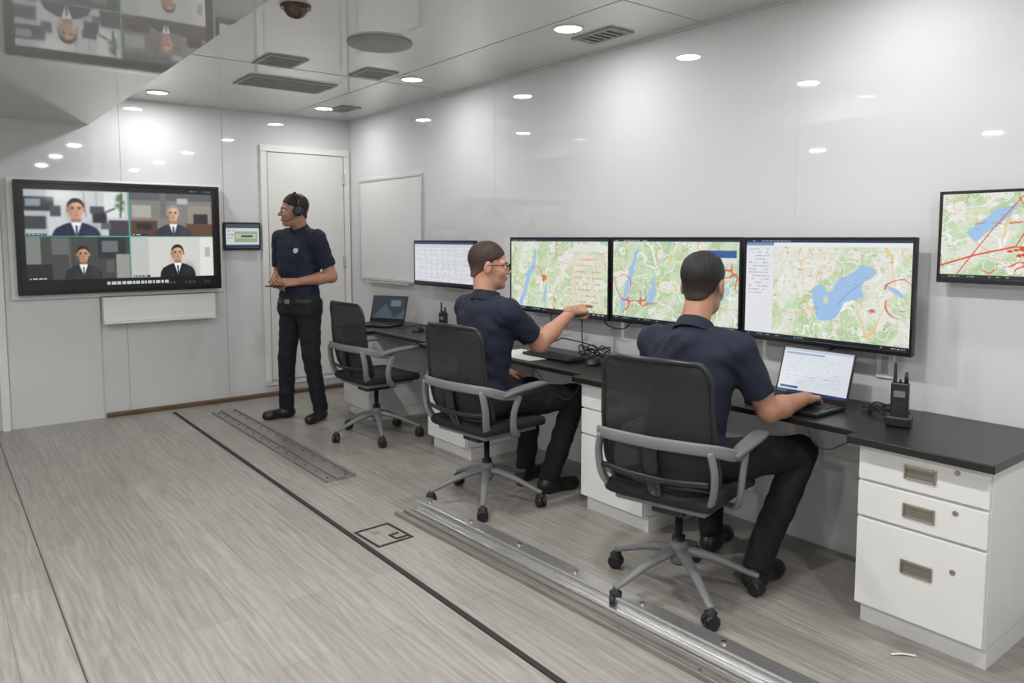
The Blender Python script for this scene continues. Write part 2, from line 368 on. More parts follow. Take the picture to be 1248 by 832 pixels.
# ------------------------------------------------------------ wall TV
cv=Cv(460,262,(12,13,15))
def face(cv,cx,cy,s,skin,hair,suit,shirt=(235,238,242),grey=False):
    A=1/cv.asp; sk=np.array(skin)
    def E(x,y,rx,ry,c,al=1): cv.ell(cx+x*s*A,cy+y*s,rx*s*A,ry*s,c,al)
    def S(x,y,rx,ry,c,al=1): cv.soft(cx+x*s*A,cy+y*s,rx*s*A,ry*s,c,al)
    E(0,1.62,1.15,.88,suit); E(-.68,1.66,.5,.70,suit); E(.68,1.66,.5,.70,suit)
    S(.7,1.3,.5,.6,[min(255,c+25) for c in suit],.6); S(-.4,1.5,.12,.6,[min(255,c+22) for c in suit],.5)
    E(0,.62,.23,.4,sk*.78)
    cv.poly([(cx-.27*s*A,cy+.74*s),(cx+.27*s*A,cy+.74*s),(cx+.02*s*A,cy+1.5*s),(cx-.02*s*A,cy+1.5*s)],shirt)
    cv.poly([(cx-.05*s*A,cy+.92*s),(cx+.05*s*A,cy+.92*s),(cx+.04*s*A,cy+1.45*s),(cx-.04*s*A,cy+1.45*s)],[k*.7+20 for k in suit])
    E(0,-.12,.41,.44,hair); E(-.40,.08,.06,.12,sk*.8); E(.40,.08,.06,.12,sk*.8)
    E(0,.02,.375,.36,sk); E(0,.25,.30,.37,sk)
    S(-.3,.2,.22,.5,sk*.62,.55); S(0,.58,.3,.12,sk*.6,.5); S(.1,-.2,.25,.2,np.minimum(255,sk*1.12),.7)
    for q in (-.16,.16):
        S(q,-.03,.13,.09,sk*.55,.7); E(q,-.07,.095,.02,hair if not grey else (90,80,75),.8); E(q,.01,.05,.028,(50,34,30))
    S(.03,.16,.06,.14,sk*.7,.5); S(0,.19,.1,.05,sk*.6,.6); E(0,.34,.12,.026,(150,84,76),.8); S(0,.41,.12,.05,sk*.65,.5)
Q=[(.022,.05,.522,.485),(.527,.05,.978,.485),(.022,.492,.522,.9),(.527,.492,.978,.9)]
cv.clip=Q[0]; cv.rect(0,0,1,1,(200,203,204)); cv.rect(.02,.05,.13,.5,(172,178,182)); cv.rect(.022,.12,.16,.25,(45,50,55)); cv.rect(.03,.14,.1,.21,(130,142,152)); cv.rect(.022,.3,.12,.42,(60,62,66)); cv.rect(.4,.06,.5,.3,(222,224,224)); cv.rect(.36,.05,.366,.4,(150,155,158))
cv.rect(.42,.33,.52,.485,(66,62,68)); cv.line([(.49,.07),(.48,.3)],.008,(60,84,52)); [cv.soft(.485+random.uniform(-.02,.02),.1+.03*i,.018,.03,(66,96,56)) for i in range(5)]
cv.rect(.33,.2,.4,.27,(70,74,80)); cv.rect(.34,.27,.41,.36,(42,44,50)); cv.rect(.14,.2,.19,.3,(70,75,85)); cv.line([(.35,.3),(.45,.22)],.006,(40,42,46)); cv.rect(.38,.36,.43,.42,(90,94,100)); cv.line([(.3,.06),(.31,.3)],.004,(120,124,128))
cv.soft(.2,.1,.12,.1,(235,236,236),.7)
cv.blur(3)
face(cv,.262,.225,.175,(205,158,130),(30,24,22),(26,34,60))
cv.clip=Q[1]; cv.rect(0,0,1,1,(128,125,121)); cv.rect(.5,.05,.98,.13,(92,94,97)); cv.rect(.54,.18,.64,.3,(170,168,160)); cv.rect(.84,.17,.97,.36,(148,140,130)); cv.rect(.87,.26,.95,.36,(50,45,45)); cv.rect(.53,.33,.67,.485,(86,62,48)); cv.rect(.83,.36,.98,.485,(96,68,52)); cv.rect(.69,.05,.72,.3,(108,110,113)); cv.rect(.56,.36,.64,.42,(40,38,40)); cv.rect(.78,.1,.84,.16,(180,182,184))
cv.blur(3)
face(cv,.757,.25,.15,(214,168,142),(150,146,142),(48,52,60),grey=True)
cv.clip=Q[2]; cv.rect(0,0,1,1,(66,68,67)); cv.rect(.02,.48,.09,.75,(120,128,120)); cv.rect(.14,.5,.22,.66,(98,102,98)); cv.rect(.36,.5,.5,.7,(44,48,50)); cv.rect(.38,.53,.46,.64,(104,110,112)); cv.rect(.45,.66,.52,.9,(150,150,145)); cv.rect(.02,.75,.14,.9,(38,38,40)); cv.rect(.22,.5,.23,.9,(90,90,88)); cv.rect(.4,.72,.44,.84,(90,88,84))
cv.blur(2)
face(cv,.288,.655,.135,(192,142,114),(34,26,22),(40,42,48))
cv.clip=Q[3]; cv.rect(0,0,1,1,(206,206,200)); cv.rect(.5,.48,.62,.9,(188,190,186)); cv.rect(.9,.48,.98,.9,(222,222,216)); cv.rect(.93,.6,.96,.7,(180,176,170))
face(cv,.775,.65,.145,(206,156,128),(32,24,20),(24,25,28))
cv.clip=(0,0,1,1); cv.blur(1)
cv.rect(0,0,1,.05,(12,13,15)); cv.rect(0,0,.022,1,(12,13,15)); cv.rect(.978,0,1,1,(12,13,15)); cv.rect(0,.9,1,1,(12,13,15))
cv.rect(.5225,.05,.5265,.9,(60,190,175)); cv.rect(.022,.486,.978,.491,(60,150,140)); cv.rect(.3,.486,.62,.491,(60,200,180))
for (x,y) in ((.03,.46),(.535,.46),(.03,.875),(.535,.875)):
    cv.rect(x,y,x+.09,y+.02,(30,32,34)); cv.text(x+.005,y+.005,x+.085,.010,(230,230,230))
cv.text(.72,.945,.95,.025,(60,70,90)); cv.text(.4,.93,.72,.03,(210,212,215),.9,.9)
cv.text(.85,.02,.97,.014,(120,125,130))
tv=empty('wall_tv',(1.29,6.8,1.48))
box('tv_body',(-.75,-.02,-.44),(.75,.0345,.44),M['bezel'],tv,bev=.008)
boxes('tv_bezel',[((-.75,-.03,-.44),(-.722,-.018,.44)),((.722,-.03,-.44),(.75,-.018,.44)),((-.722,-.03,.415),(.722,-.018,.44)),((-.722,-.03,-.44),(.722,-.018,-.41))],M['bezel'],tv,bev=.002)
screen('tv_screen',(-.722,-.0215,.415),(1.444,0,0),(0,0,-.825),cv,tv,1.0)
box('tv_mount_box',(-.79,.035,-.475),(.785,.078,.46),M['white'],tv,bev=.006)
s=empty('soundbar_box',(1.55,YB,.9)); box('housing',(-.44,-.11,-.1),(.44,-.021,.1),M['white'],s,bev=.006); box('shelf_lip',(-.44,-.13,-.118),(.44,-.021,-.101),M['white'],s,bev=.003)
tb=empty('wall_tablet',(2.265,6.87,1.495)); box('tablet_case',(-.165,-.012,-.125),(.165,.028,.125),M['bezel'],tb,bev=.008)
cv=Cv(90,64,(215,220,222)); cv.rect(0,0,1,.16,(70,80,90)); cv.rect(.25,.3,.95,.75,(150,176,140)); cv.rect(.3,.4,.9,.6,(190,200,180)); cv.rect(.0,.85,1,1,(40,60,90)); cv.text(.05,.25,.22,.05,(90,90,90)); cv.text(.05,.4,.22,.05,(90,90,90)); cv.text(.05,.55,.22,.05,(90,90,90)); cv.rect(.45,.45,.8,.55,(70,90,80))
screen('tablet_screen',(-.148,-.0135,.108),(.296,0,0),(0,0,-.216),cv,tb,.85)

# ------------------------------------------------------------ maps / monitors
LAKE=(166,202,240)
def mapcv(w,h,seed,lakes,ang=60,aniso=2.6,river=.5,reds=1.0,green=.0,rw=.011):
    random.seed(seed)
    cv=Cv(w,h,(232,233,220)); X=cv.U*cv.asp; Y=cv.V; a=math.radians(ang); Xr=X*math.cos(a)-Y*math.sin(a); Yr=X*math.sin(a)+Y*math.cos(a)
    A=cn(Xr*4.5/aniso,Yr*5.5,seed,4)+green; B=cn(X*7,Y*7,seed+1,4); C=cn(X*22,Y*22,seed+2,2)
    cv.put(A>.44,(219,231,206)); cv.put(A>.51,(203,223,184)); cv.put(A>.60,(190,215,170)); cv.put(B<.36,(237,236,228)); cv.put((B>.60)&(A>.48),(208,227,192)); cv.put(C>.78,(190,214,172),.7); cv.put(C<.2,(226,216,206),.7)
    R=cn(Xr*2.0/aniso+3,Yr*2.8,seed+5,3)
    cv.put(np.abs(R-river)<rw,LAKE); cv.put((R<.22)&(river<.8),LAKE)
    for q,(sc,wd,c,al) in enumerate([(6,.012,(248,248,246),.8),(3.4,.008,(250,250,248),.95),(2.2,.006,(240,204,146),.75)]):
        R=cn(X*sc+q*3,Y*sc,seed+20+q,2)
        for lv in (.38,.58): cv.put(np.abs(R-lv)<wd,c,al)
    for lk in lakes:
        pts=catmull([np.array(p) for p in lk],5,True); q=.05*(cn(X*8,Y*8,seed+7,3)-.5); q2=.08*(cn(X*8+9,Y*8,seed+8,3)-.5)
        cv.poly(pts,LAKE,1,cv.U+q,cv.V+q2)
    R=cn(X*1.8+5,Y*1.8,seed+40,3); mk=cn(X*4,Y*4,seed+41,2)
    cv.put((np.abs(R-.5)<.0055*reds)&(mk>.45),(224,100,78),.85)
    for i in range(120):
        x,y=random.random(),random.random(); cv.rect(x,y,x+random.uniform(.008,.028),y+.006,random.choice([(130,130,130),(170,120,110),(110,140,110),(214,130,100)]),.5)
    for i in range(int(9*reds)):
        x,y=random.random(),random.random(); cv.ell(x,y,.005,.008,(222,70,54))
    return cv
def ui(cv):
    cv.rect(0,0,1,.03,(38,52,78)); cv.text(.02,.010,.3,.010,(190,200,215)); cv.rect(0,.96,1,1,(28,32,42)); cv.text(.02,.975,.4,.012,(110,150,200),.9,.5); cv.text(.85,.975,.98,.012,(200,200,200))
m1=mapcv(260,140,3,[[(.10,.92),(.14,.7),(.19,.5),(.245,.3),(.27,.14),(.285,.16),(.265,.36),(.215,.58),(.165,.8),(.125,.94)],[(.36,.8),(.39,.64),(.41,.62),(.40,.76),(.375,.88)]],ang=62,aniso=5,river=.48,reds=.8,green=.06,rw=.006)
m1.rect(.68,.07,.97,.16,(236,236,236),.85); m1.rect(.66,.2,.97,.9,(240,230,212),.55); ui(m1)
for i in range(8): m1.text(.70,.26+i*.08,.94,.012,(150,120,110),.6)
m2=mapcv(280,162,12,[[(.06,.86),(.10,.6),(.15,.35),(.205,.14),(.225,.14),(.195,.34),(.14,.6),(.085,.88)],[(.31,.76),(.345,.56),(.375,.46),(.385,.5),(.36,.66),(.33,.8)]],ang=60,aniso=4.5,river=.52,reds=1.0,green=.06,rw=.006)
m2.rect(.72,.12,.98,.2,(44,84,160),.9); m2.rect(.72,.2,.98,.26,(235,235,235),.9); ui(m2)
m3=mapcv(330,198,23,[[(.46,.5),(.50,.43),(.56,.47),(.62,.36),(.70,.28),(.79,.26),(.80,.34),(.73,.44),(.74,.54),(.66,.58),(.58,.74),(.50,.78),(.47,.64)],[(.86,.39),(.93,.45),(.96,.51),(.91,.48)]],ang=50,aniso=1.5,river=.9,reds=1.2,green=-.02)
m3.ell(.53,.58,.015,.04,(210,226,192)); m3.line([(.6,.62),(.66,.5),(.72,.42)],.004,(130,168,214))
m3.rect(0,0,.19,1,(234,236,240)); m3.rect(.19,.03,1,.07,(240,241,243))
for i in range(14): m3.text(.02,.09+i*.035,.16,.010,(130,135,150),.6)
m3.rect(.0,.03,.19,.06,(70,110,180),.7); ui(m3)
m4=mapcv(230,140,31,[[(.14,.46),(.22,.34),(.32,.18),(.42,.14),(.39,.24),(.30,.40),(.2,.56)]],ang=45,aniso=2,river=.9,reds=1.2,green=.06)
for i in range(90): 
    x,y=.64+random.gauss(0,.10),.68+random.gauss(0,.035); m4.ell(x,y,.014,.016,(226,70,46))
m4.line([(.0,.85),(.2,.72),(.42,.62),(.7,.66),(.98,.5)],.010,(224,80,54)); m4.line([(.42,.62),(.5,.35),(.66,.05)],.007,(222,96,70)); m4.line([(.1,.95),(.3,.4),(.45,.05)],.006,(222,96,70)); m4.rect(0,.95,1,1,(28,32,42)); m4.text(.05,.965,.4,.015,(150,190,120))
m0=Cv(180,84,(228,230,234)); m0.rect(0,0,1,.06,(60,74,110)); m0.rect(0,.06,1,.14,(212,216,224))
for i in range(12): m0.rect(.0,.18+i*.065,1,.187+i*.065,(200,204,212))
for i in range(9): m0.rect(.1+i*.1,.14,.104+i*.1,.95,(200,204,212))
for i in range(12): m0.text(.02,.2+i*.065,.95,.018,(120,130,160),.35,.5)
m0.rect(0,.95,1,1,(30,34,44))
def monitor(y0,y1,z0,z1,cv,x=3.22,bz=.012,nm='computer_monitor',st=.88):
    yc=(y0+y1)/2;zc=(z0+z1)/2; e=empty(nm,(x,yc,zc)); a=(y1-y0)/2;b=(z1-z0)/2
    box('case',(0,-a,-b),(.028,a,b),M['bezel'],e,bev=.005)
    boxes('bezel_frame',[((-.006,-a,-b),(.004,-a+bz,b)),((-.006,a-bz,-b),(.004,a,b)),((-.006,-a+bz,b-bz),(.004,a-bz,b)),((-.006,-a+bz,-b),(.004,a-bz,-b+bz*1.6))],M['bezel'],e,bev=.002)
    screen('display',(-.002,a-bz,b-bz),(0,-2*(a-bz),0),(0,0,-(2*b-2.6*bz)),cv,e,st)
    box('rear_bulge',(.028,-a*.5,-b*.6),(.05,a*.5,b*.5),M['bezel'],e,bev=.006)
    box('wall_bracket',(.05,-.06,-.06),(XR-x-.002,.06,.06),M['black'],e,bev=.004)
monitor(1.417,2.238,.984,1.483,m3,3.215)
monitor(2.262,3.165,.984,1.484,m2,3.225)
monitor(3.185,4.15,.98,1.484,m1,3.225)
monitor(4.55,5.42,1.095,1.46,m0,3.2,bz=.012)
monitor(.70,1.352,1.30,1.666,m4,3.26,nm='wall_monitor')
# ------------------------------------------------------------ desk & cabinets
cabs=[(.94,1.39),(2.47,2.92),(4.03,4.5),(5.4,5.86)]
dk=empty('long_desk',(0,0,0)); L=[]
for a,b in cabs: L.append(((2.70,a-.025,.712),(XR-.003,b+.025,.742)))
for i in range(3): L.append(((2.79,cabs[i][1]+.0255,.714),(XR-.003,cabs[i+1][0]-.0255,.740)))
boxes('desktop',L,M['blackdesk'],dk,bev=.004)
boxes('back_support',[((XR-.03,cabs[i][1]+.01,.62),(XR-.004,cabs[i+1][0]-.01,.713)) for i in range(3)],M['white'],dk)
for a,b in cabs:
    c=empty('filing_cabinet',(2.75,(a+b)/2,0)); w=(b-a)/2
    box('carcass',(.018,-w,.085),(.575,w,.711),M['white'],c,bev=.002)
    box('plinth',(.05,-w+.005,0),(.57,w-.005,.084),M['white'],c)
    zs=[(.09,.425),(.435,.565),(.575,.708)]
    for i,(z0,z1) in enumerate(zs):
        box('drawer_%d'%(3-i),(0,-w+.003,z0),(.0175,w-.003,z1),M['white'],c,bev=.003)
        zc=(z0+z1)/2 if i else z0+.2
        boxes('pull_%d'%(3-i),[((-.006,-.048,zc-.026),(0,.048,zc-.020)),((-.006,-.048,zc+.014),(0,.048,zc+.026)),((-.006,-.055,zc-.026),(0,-.048,zc+.026)),((-.006,.048,zc-.026),(0,.055,zc+.026))],M['nickel'],c,bev=.0015)
        box('pull_recess_%d'%(3-i),(-.002,-.048,zc-.020),(0,.048,zc+.014),M['nickeld'],c)
        lathe('lock_%d'%(3-i),[(0,.010),(.003,.009)],(0,-.12,min(z1-.025,zc+.035)),(-1,0,0),M['nickel'],c,16)
# ------------------------------------------------------------ laptops
def laptop(loc,yaw,cv,st=.9,tilt=18):
    e=empty('laptop',loc,yaw)
    box('base',(-.12,-.175,0),(.12,.175,.016),M['black'],e,bev=.004)
    ks=[]
    for r in range(5):
        for c in range(13): x=.075-r*.021;y=-.15+c*.0235; ks.append(((x-.008,y,.016),(x+.008,y+.019,.0185)))
    boxes('keys',ks,M['key'],e); box('touchpad',(-.1,-.045,.016),(-.05,.045,.0168),M['bezel'],e)
    R=Matrix.Translation((.12,0,.014))@Matrix.Rotation(math.radians(tilt),4,'Y')
    box('lid',(0,-.175,0),(.008,.175,.235),M['black'],e,bev=.003,Mx=R)
    TL=R@Vector((-.001,.166,.226)); TR=R@Vector((-.001,-.166,.226)); BL=R@Vector((-.001,.166,.02))
    screen('display',TL,TR-TL,BL-TL,cv,e,st)
lc=Cv(150,96,(222,227,235)); lc.rect(0,0,1,.06,(190,200,215)); lc.rect(0,.93,1,1,(40,60,100)); lc.rect(.04,.85,.3,.9,(50,80,150)); lc.rect(.04,.09,.6,.13,(150,170,205))
for i in range(12): lc.text(.08,.17+i*.055,.9,.012,(160,168,188),.6)
laptop((2.975,1.80,.742),0,lc)
ld=Cv(90,60,(58,72,92)); ld.rect(0,0,1,1,(60,68,78)); ld.poly([(0,1),(.4,.3),(.7,.9),(1,.5),(1,1)],(84,94,104)); ld.rect(0,.93,1,1,(20,25,35)); ld.rect(.55,.15,.85,.4,(120,126,132))
laptop((2.985,5.66,.744),math.radians(28),ld,.7)
e=empty('computer_keyboard',(3.03,3.47,.7435)); box('body',(-.07,-.22,0),(.07,.22,.018),M['black'],e,bev=.005)
boxes('keys',[((-.055+r*.021,-.21+c*.0215,.018),(-.038+r*.021,-.194+c*.0215,.024)) for r in range(5) for c in range(19)],M['key'],e)
def mouse(x,y,z):
    e=empty('computer_mouse',(x,y,z)); 
    snets('shell',lambda P: smax(ell(P,(0,0,.0),(.055,.032,.034)),-P[:,2]+.001,.004),(-.06,-.04,-.005),(.06,.04,.04),.004,M['black'],e)
    box('wheel',(.025,-.004,.026),(.04,.004,.034),M['key'],e,bev=.002)
mouse(3.05,3.13,.741); mouse(3.05,5.12,.741)
box('paper_sheet',(2.83,3.46,.741),(3.10,3.88,.7432),M['paper'])
def cable(pts,r=.004): 
    return sweep('cable',pts,M['rubber'],None,r=r,n=8,sub=8)
def coil(x,y,z,R,turns=3,zz=.0035):
    return [(x+R*(1+.25*math.sin(i*1.7))*math.cos(i*.9),y+R*1.5*(1+.2*math.sin(i*2.3))*math.sin(i*.9),z+.005+zz*(i%4)) for i in range(int(turns*7))]
cable(coil(3.15,2.98,.743,.075,4,.016)+[(3.25,2.9,.77),(3.3,2.85,.85),(3.3,2.8,1.0)])
cable(coil(3.20,3.28,.743,.07,4,.022)+[(3.24,3.4,.78),(3.3,3.5,.85),(3.3,3.5,1.0)])
cable(coil(3.17,1.49,.743,.055,3,.008)+[(3.1,1.41,.76)])
cable([(3.29,1.75,1.0),(3.25,1.9,.9),(3.2,1.95,.8),(3.25,1.98,.76),(3.3,2.0,.75)])
cable([(3.29,2.7,1.0),(3.24,2.62,.93),(3.26,2.5,.95),(3.3,2.45,1.0)]); cable([(3.29,3.8,1.0),(3.24,3.72,.93),(3.26,3.6,.94),(3.3,3.55,1.0)]); cable([(3.29,3.3,1.0),(3.25,3.22,.95),(3.26,3.1,.94),(3.3,3.05,1.0)])
cable([(3.11,3.66,.756),(3.17,3.75,.77),(3.2,3.62,.82),(3.14,3.5,.85),(3.2,3.3,.82),(3.14,3.15,.78),(3.22,3.05,.76),(3.3,3.1,.75)])
cable([(2.775,1.62,.72),(2.77,1.58,.66),(2.77,1.52,.65),(2.76,1.45,.69),(2.78,1.43,.70)],.003)
cable([(2.775,3.35,.72),(2.78,3.2,.62),(2.78,3.08,.58),(2.77,2.98,.64),(2.78,2.96,.70)],.003)
cable([(3.3,4.6,.748),(3.2,4.7,.75),(3.25,4.95,.75),(3.15,5.1,.78),(3.2,5.3,.76),(3.12,5.45,.75)])
def outlet(y,z): 
    e=empty('wall_outlet',(XR,y,z)); box('plate',(-.012,-.04,-.06),(-.001,.04,.06),M['white'],e,bev=.003); box('sockets',(-.014,-.015,-.04),(-.0125,.015,.04),M['seam'],e)
outlet(1.58,.92); outlet(4.45,.92)
def radio(x,y,z,yaw):
    e=empty('handheld_radio',(x,y,z),yaw)
    box('charger_base',(-.045,-.045,0),(.045,.045,.04),M['black'],e,bev=.008,seg=3)
    box('body',(-.020,-.032,.03),(.020,.032,.17),M['black'],e,bev=.006,seg=3)
    boxes('grille',[((-.0215,-.02,.06+i*.008),(-.0195,.02,.063+i*.008)) for i in range(5)],M['key'],e); box('lcd',(-.0215,-.02,.115),(-.0195,.02,.14),M['grey'],e)
    lathe('antenna',[(0,.008),(.01,.007),(.075,.0055),(.08,.003)],(0,.020,.168),(0,0,1),M['rubber'],e,12); lathe('knob',[(0,.008),(.045,.006)],(0,-.020,.168),(0,0,1),M['black'],e,12)
    lathe('knob',[(0,.006),(.014,.005)],(0,.001,.168),(0,0,1),M['black'],e,12)
radio(3.0,1.36,.743,.3); radio(3.1,4.83,.742,.2)
sweep('paper_scrap',[(2.64,1.19,.003),(2.67,1.165,.006),(2.7,1.13,.003)],M['paper'],None,r=.002,rw=.006)

# ------------------------------------------------------------ office chair
def chair(loc,yaw,base=20):
    e=empty('office_chair',(loc[0],loc[1],0),yaw)
    def sf(P):
        p=P.copy(); p[:,2]+=.5*np.clip(p[:,0]-.1,0,1)**2-.35*np.clip(np.abs(p[:,1])-.1,0,1)**2
        q=np.abs(p-vec(0.01,0,.462))-vec(.235,.24,.028)+.026
        return np.sqrt((np.maximum(q,0)**2).sum(1))+np.minimum(q.max(1),0)-.026
    snets('seat',sf,(-.27,-.27,.40),(.29,.27,.53),.01,M['fabric'],e)
    box('seat_pan',(-.19,-.2,.41),(.2,.2,.438),M['grey'],e,bev=.012,seg=3)
    box('tilt_mechanism',(-.12,-.07,.36),(.1,.07,.409),M['black'],e,bev=.01)
    nu,nv=19,21; v=[];f=[]
    def bp(u,t):
        w=.248-.022*t; 
        rr=max(0,(t-.86)/.14); rb=max(0,(.12-t)/.12)
        w*=(1-.14*rr**2.2)*(1-.12*rb**2)
        return (-.205-.095*t+.05*u*u-.018*math.sin(math.pi*min(1,t*1.3)) ,u*w,.51+.51*t-.012*abs(u)**3*(t>.9))
    for j in range(nv):
        for i in range(nu): v.append(bp(-1+2*i/(nu-1),j/(nv-1)))
    for j in range(nv-1):
        for i in range(nu-1): a=j*nu+i; f.append((a,a+1,a+nu+1,a+nu))
    o=mesh_ob('mesh_back',v,f,M['mesh'],e,True); md=o.modifiers.new('s','SOLIDIFY'); md.thickness=.006; md.offset=0
    border=[bp(-1,t) for t in np.linspace(.0,1,9)]+[bp(u,1) for u in np.linspace(-.8,.8,7)]+[bp(1,t) for t in np.linspace(1,0,9)]+[bp(u,0) for u in np.linspace(.8,-.8,7)]
    sweep('back_frame',border,M['black'],e,r=.011,n=8,sub=2,closed=True)
    yk=[(-.05,-.285,.640),(-.15,-.282,.665),(-.225,-.255,.69),(-.275,-.17,.70),(-.290,0,.70),(-.275,.17,.70),(-.225,.255,.69),(-.15,.282,.665),(-.05,.285,.640)]
    sweep('back_yoke',yk,M['grey'],e,radii=[(.016,.010)]+[(.024,.009)]*7+[(.016,.010)],ref=(0,0,1),n=12,sub=6,sq=.7)
    for s in (-1,1):
        sweep('yoke_stem',[(-.245,s*.235,.69),(-.235,s*.25,.60),(-.215,s*.235,.50),(-.15,s*.18,.43),(-.06,s*.1,.405)],M['grey'],e,r=.022,rw=.013,ref=(1,0,0),n=10)
        sweep('arm_support',[(-.02,s*.285,.65),(-.07,s*.292,.56),(-.06,s*.28,.47),(.0,s*.24,.415),(.05,s*.15,.405)],M['grey'],e,r=.022,rw=.012,ref=(1,0,0),n=10)
        sweep('arm_pad',[(-.14,s*.285,.655),(-.08,s*.288,.672),(.02,s*.29,.684),(.14,s*.284,.690),(.20,s*.275,.680)],M['greyl'],e,radii=[(.010,.016),(.014,.03),(.014,.036),(.013,.034),(.006,.018)],ref=(0,0,1),n=14,sq=.8)
    sweep('lumbar_bar',[(-.235,-.23,.56),(-.265,-.1,.555),(-.27,0,.555),(-.265,.1,.555),(-.235,.23,.56)],M['black'],e,r=.012,rw=.008)
    sweep('spine',[(-.275,0,.69),(-.26,0,.58),(-.21,0,.47),(-.1,0,.40)],M['black'],e,r=.012,rw=.035,ref=(1,0,0))
    lathe('gas_column',[(0,.028),(.12,.028),(.12,.016),(.26,.016)],(0,0,.12),(0,0,1),M['black'],e,20)
    lathe('hub',[(0,.034),(.02,.042),(.08,.04),(.095,.03)],(0,0,.125),(0,0,1),M['grey'],e,20)
    for i in range(5):
        a=math.radians(72*i+base); c,s_=math.cos(a),math.sin(a)
        sweep('leg_%d'%(i+1),[(c*.02,s_*.02,.18),(c*.15,s_*.15,.15),(c*.28,s_*.28,.098),(c*.325,s_*.325,.082)],M['grey'],e,radii=[(.022,.028),(.017,.022),(.012,.016),(.012,.014)],ref=(0,0,1),n=10)
        cx,cy=c*.32,s_*.32; b=a+1.1+i*.7; dx,dy=math.cos(b),math.sin(b)
        for q in (-1,1):
            lathe('caster_wheel_%d'%(i+1),[(0,.024),(.003,.0305),(.019,.0305),(.022,.022)],(cx+dx*.003*q,cy+dy*.003*q,.0308),(dx*q,dy*q,0),M['black'],e,20)
        lathe('caster_hood_%d'%(i+1),[(0,.022),(.02,.026),(.03,.012),(.042,.007)],(cx,cy,.046),(0,0,1),M['rubber'],e,14)
    return e
chair((2.60,4.98),math.radians(3),30)
chair((2.44,3.36),math.radians(6),8)
chair((2.43,1.98),math.radians(14),12)

# ------------------------------------------------------------ people
def hand(parent,name,wrist,fwd,dors,side,pose,m,scale=1.0):
    s=1 if side=='R' else -1
    curls={'rest':[(18,28,18)]*4,'point':[(8,6,4),(55,75,40),(60,80,40),(62,80,40)],'hold':[(38,45,28),(44,48,30),(48,50,30),(52,50,30)],'type':[(12,38,22),(16,40,24),(20,38,22),(24,34,20)]}[pose]
    K=[(.093,.030),(.097,.010),(.091,-.011),(.083,-.030)]; Ls=[(.042,.026,.021),(.047,.029,.022),(.043,.027,.021),(.033,.021,.018)]
    segs=[]
    for (kx,ky),(l1,l2,l3),cu in zip(K,Ls,curls):
        p=np.array([kx,ky*s,0.]); ang=0; spread=ky*2.2; F=[]
        rads=[.0098,.0090,.0083,.0072]
        for i,(l,c) in enumerate(zip((l1,l2,l3),cu)):
            ang+=math.radians(c); dv=np.array([math.cos(ang),math.sin(spread)*s*math.cos(ang),-math.sin(ang)]); q=p+dv*l
            F.append((p,q,rads[i]*(1 if ky>-.02 else .88),rads[i+1]*(1 if ky>-.02 else .88))); p=q
        segs.append(F)
    th=[(.018,.018*s,-.006),(.048,.042*s,-.018),(.075,.054*s,-.026),(.098,.056*s,-.032)]
    if pose in('hold','point'): th=[(.018,.018*s,-.006),(.050,.036*s,-.024),(.076,.036*s,-.038),(.098,.028*s,-.046)]
    def f(P):
        d=seg(P,(-.03,0,0),(.01,0,0),.0275,.024)
        for (kx,ky) in K: 
            d=smin(d,seg(P,(.006,ky*.55*s,-.002),(kx,ky*s,0),.0165,.0118),.014)
        d=smin(d,ell(P,(.045,.022*s,-.012),(.034,.018,.015)),.012)
        d=smin(d,seg(P,th[0],th[1],.017,.0135),.012); d=smin(d,seg(P,th[1],th[2],.0125,.0105),.004); d=smin(d,seg(P,th[2],th[3],.0105,.0085),.003)
        for F in segs:
            g=None
            for a,b,ra,rb in F:
                x=seg(P,a,b,ra,rb); g=x if g is None else smin(g,x,.003)
            d=smin(d,g,.005)
        return d
    o=snets(name,f,(-.065,-.085,-.12),(.215,.085,.04),.0036,m,parent)
    X=Vector(fwd).normalized(); Z=Vector(dors); Z=(Z-X*Z.dot(X)).normalized(); Y=Z.cross(X)
    R=Matrix((X,Y,Z)).transposed().to_4x4(); o.matrix_local=Matrix.Translation(wrist)@R@Matrix.Scale(scale,4)
    return o
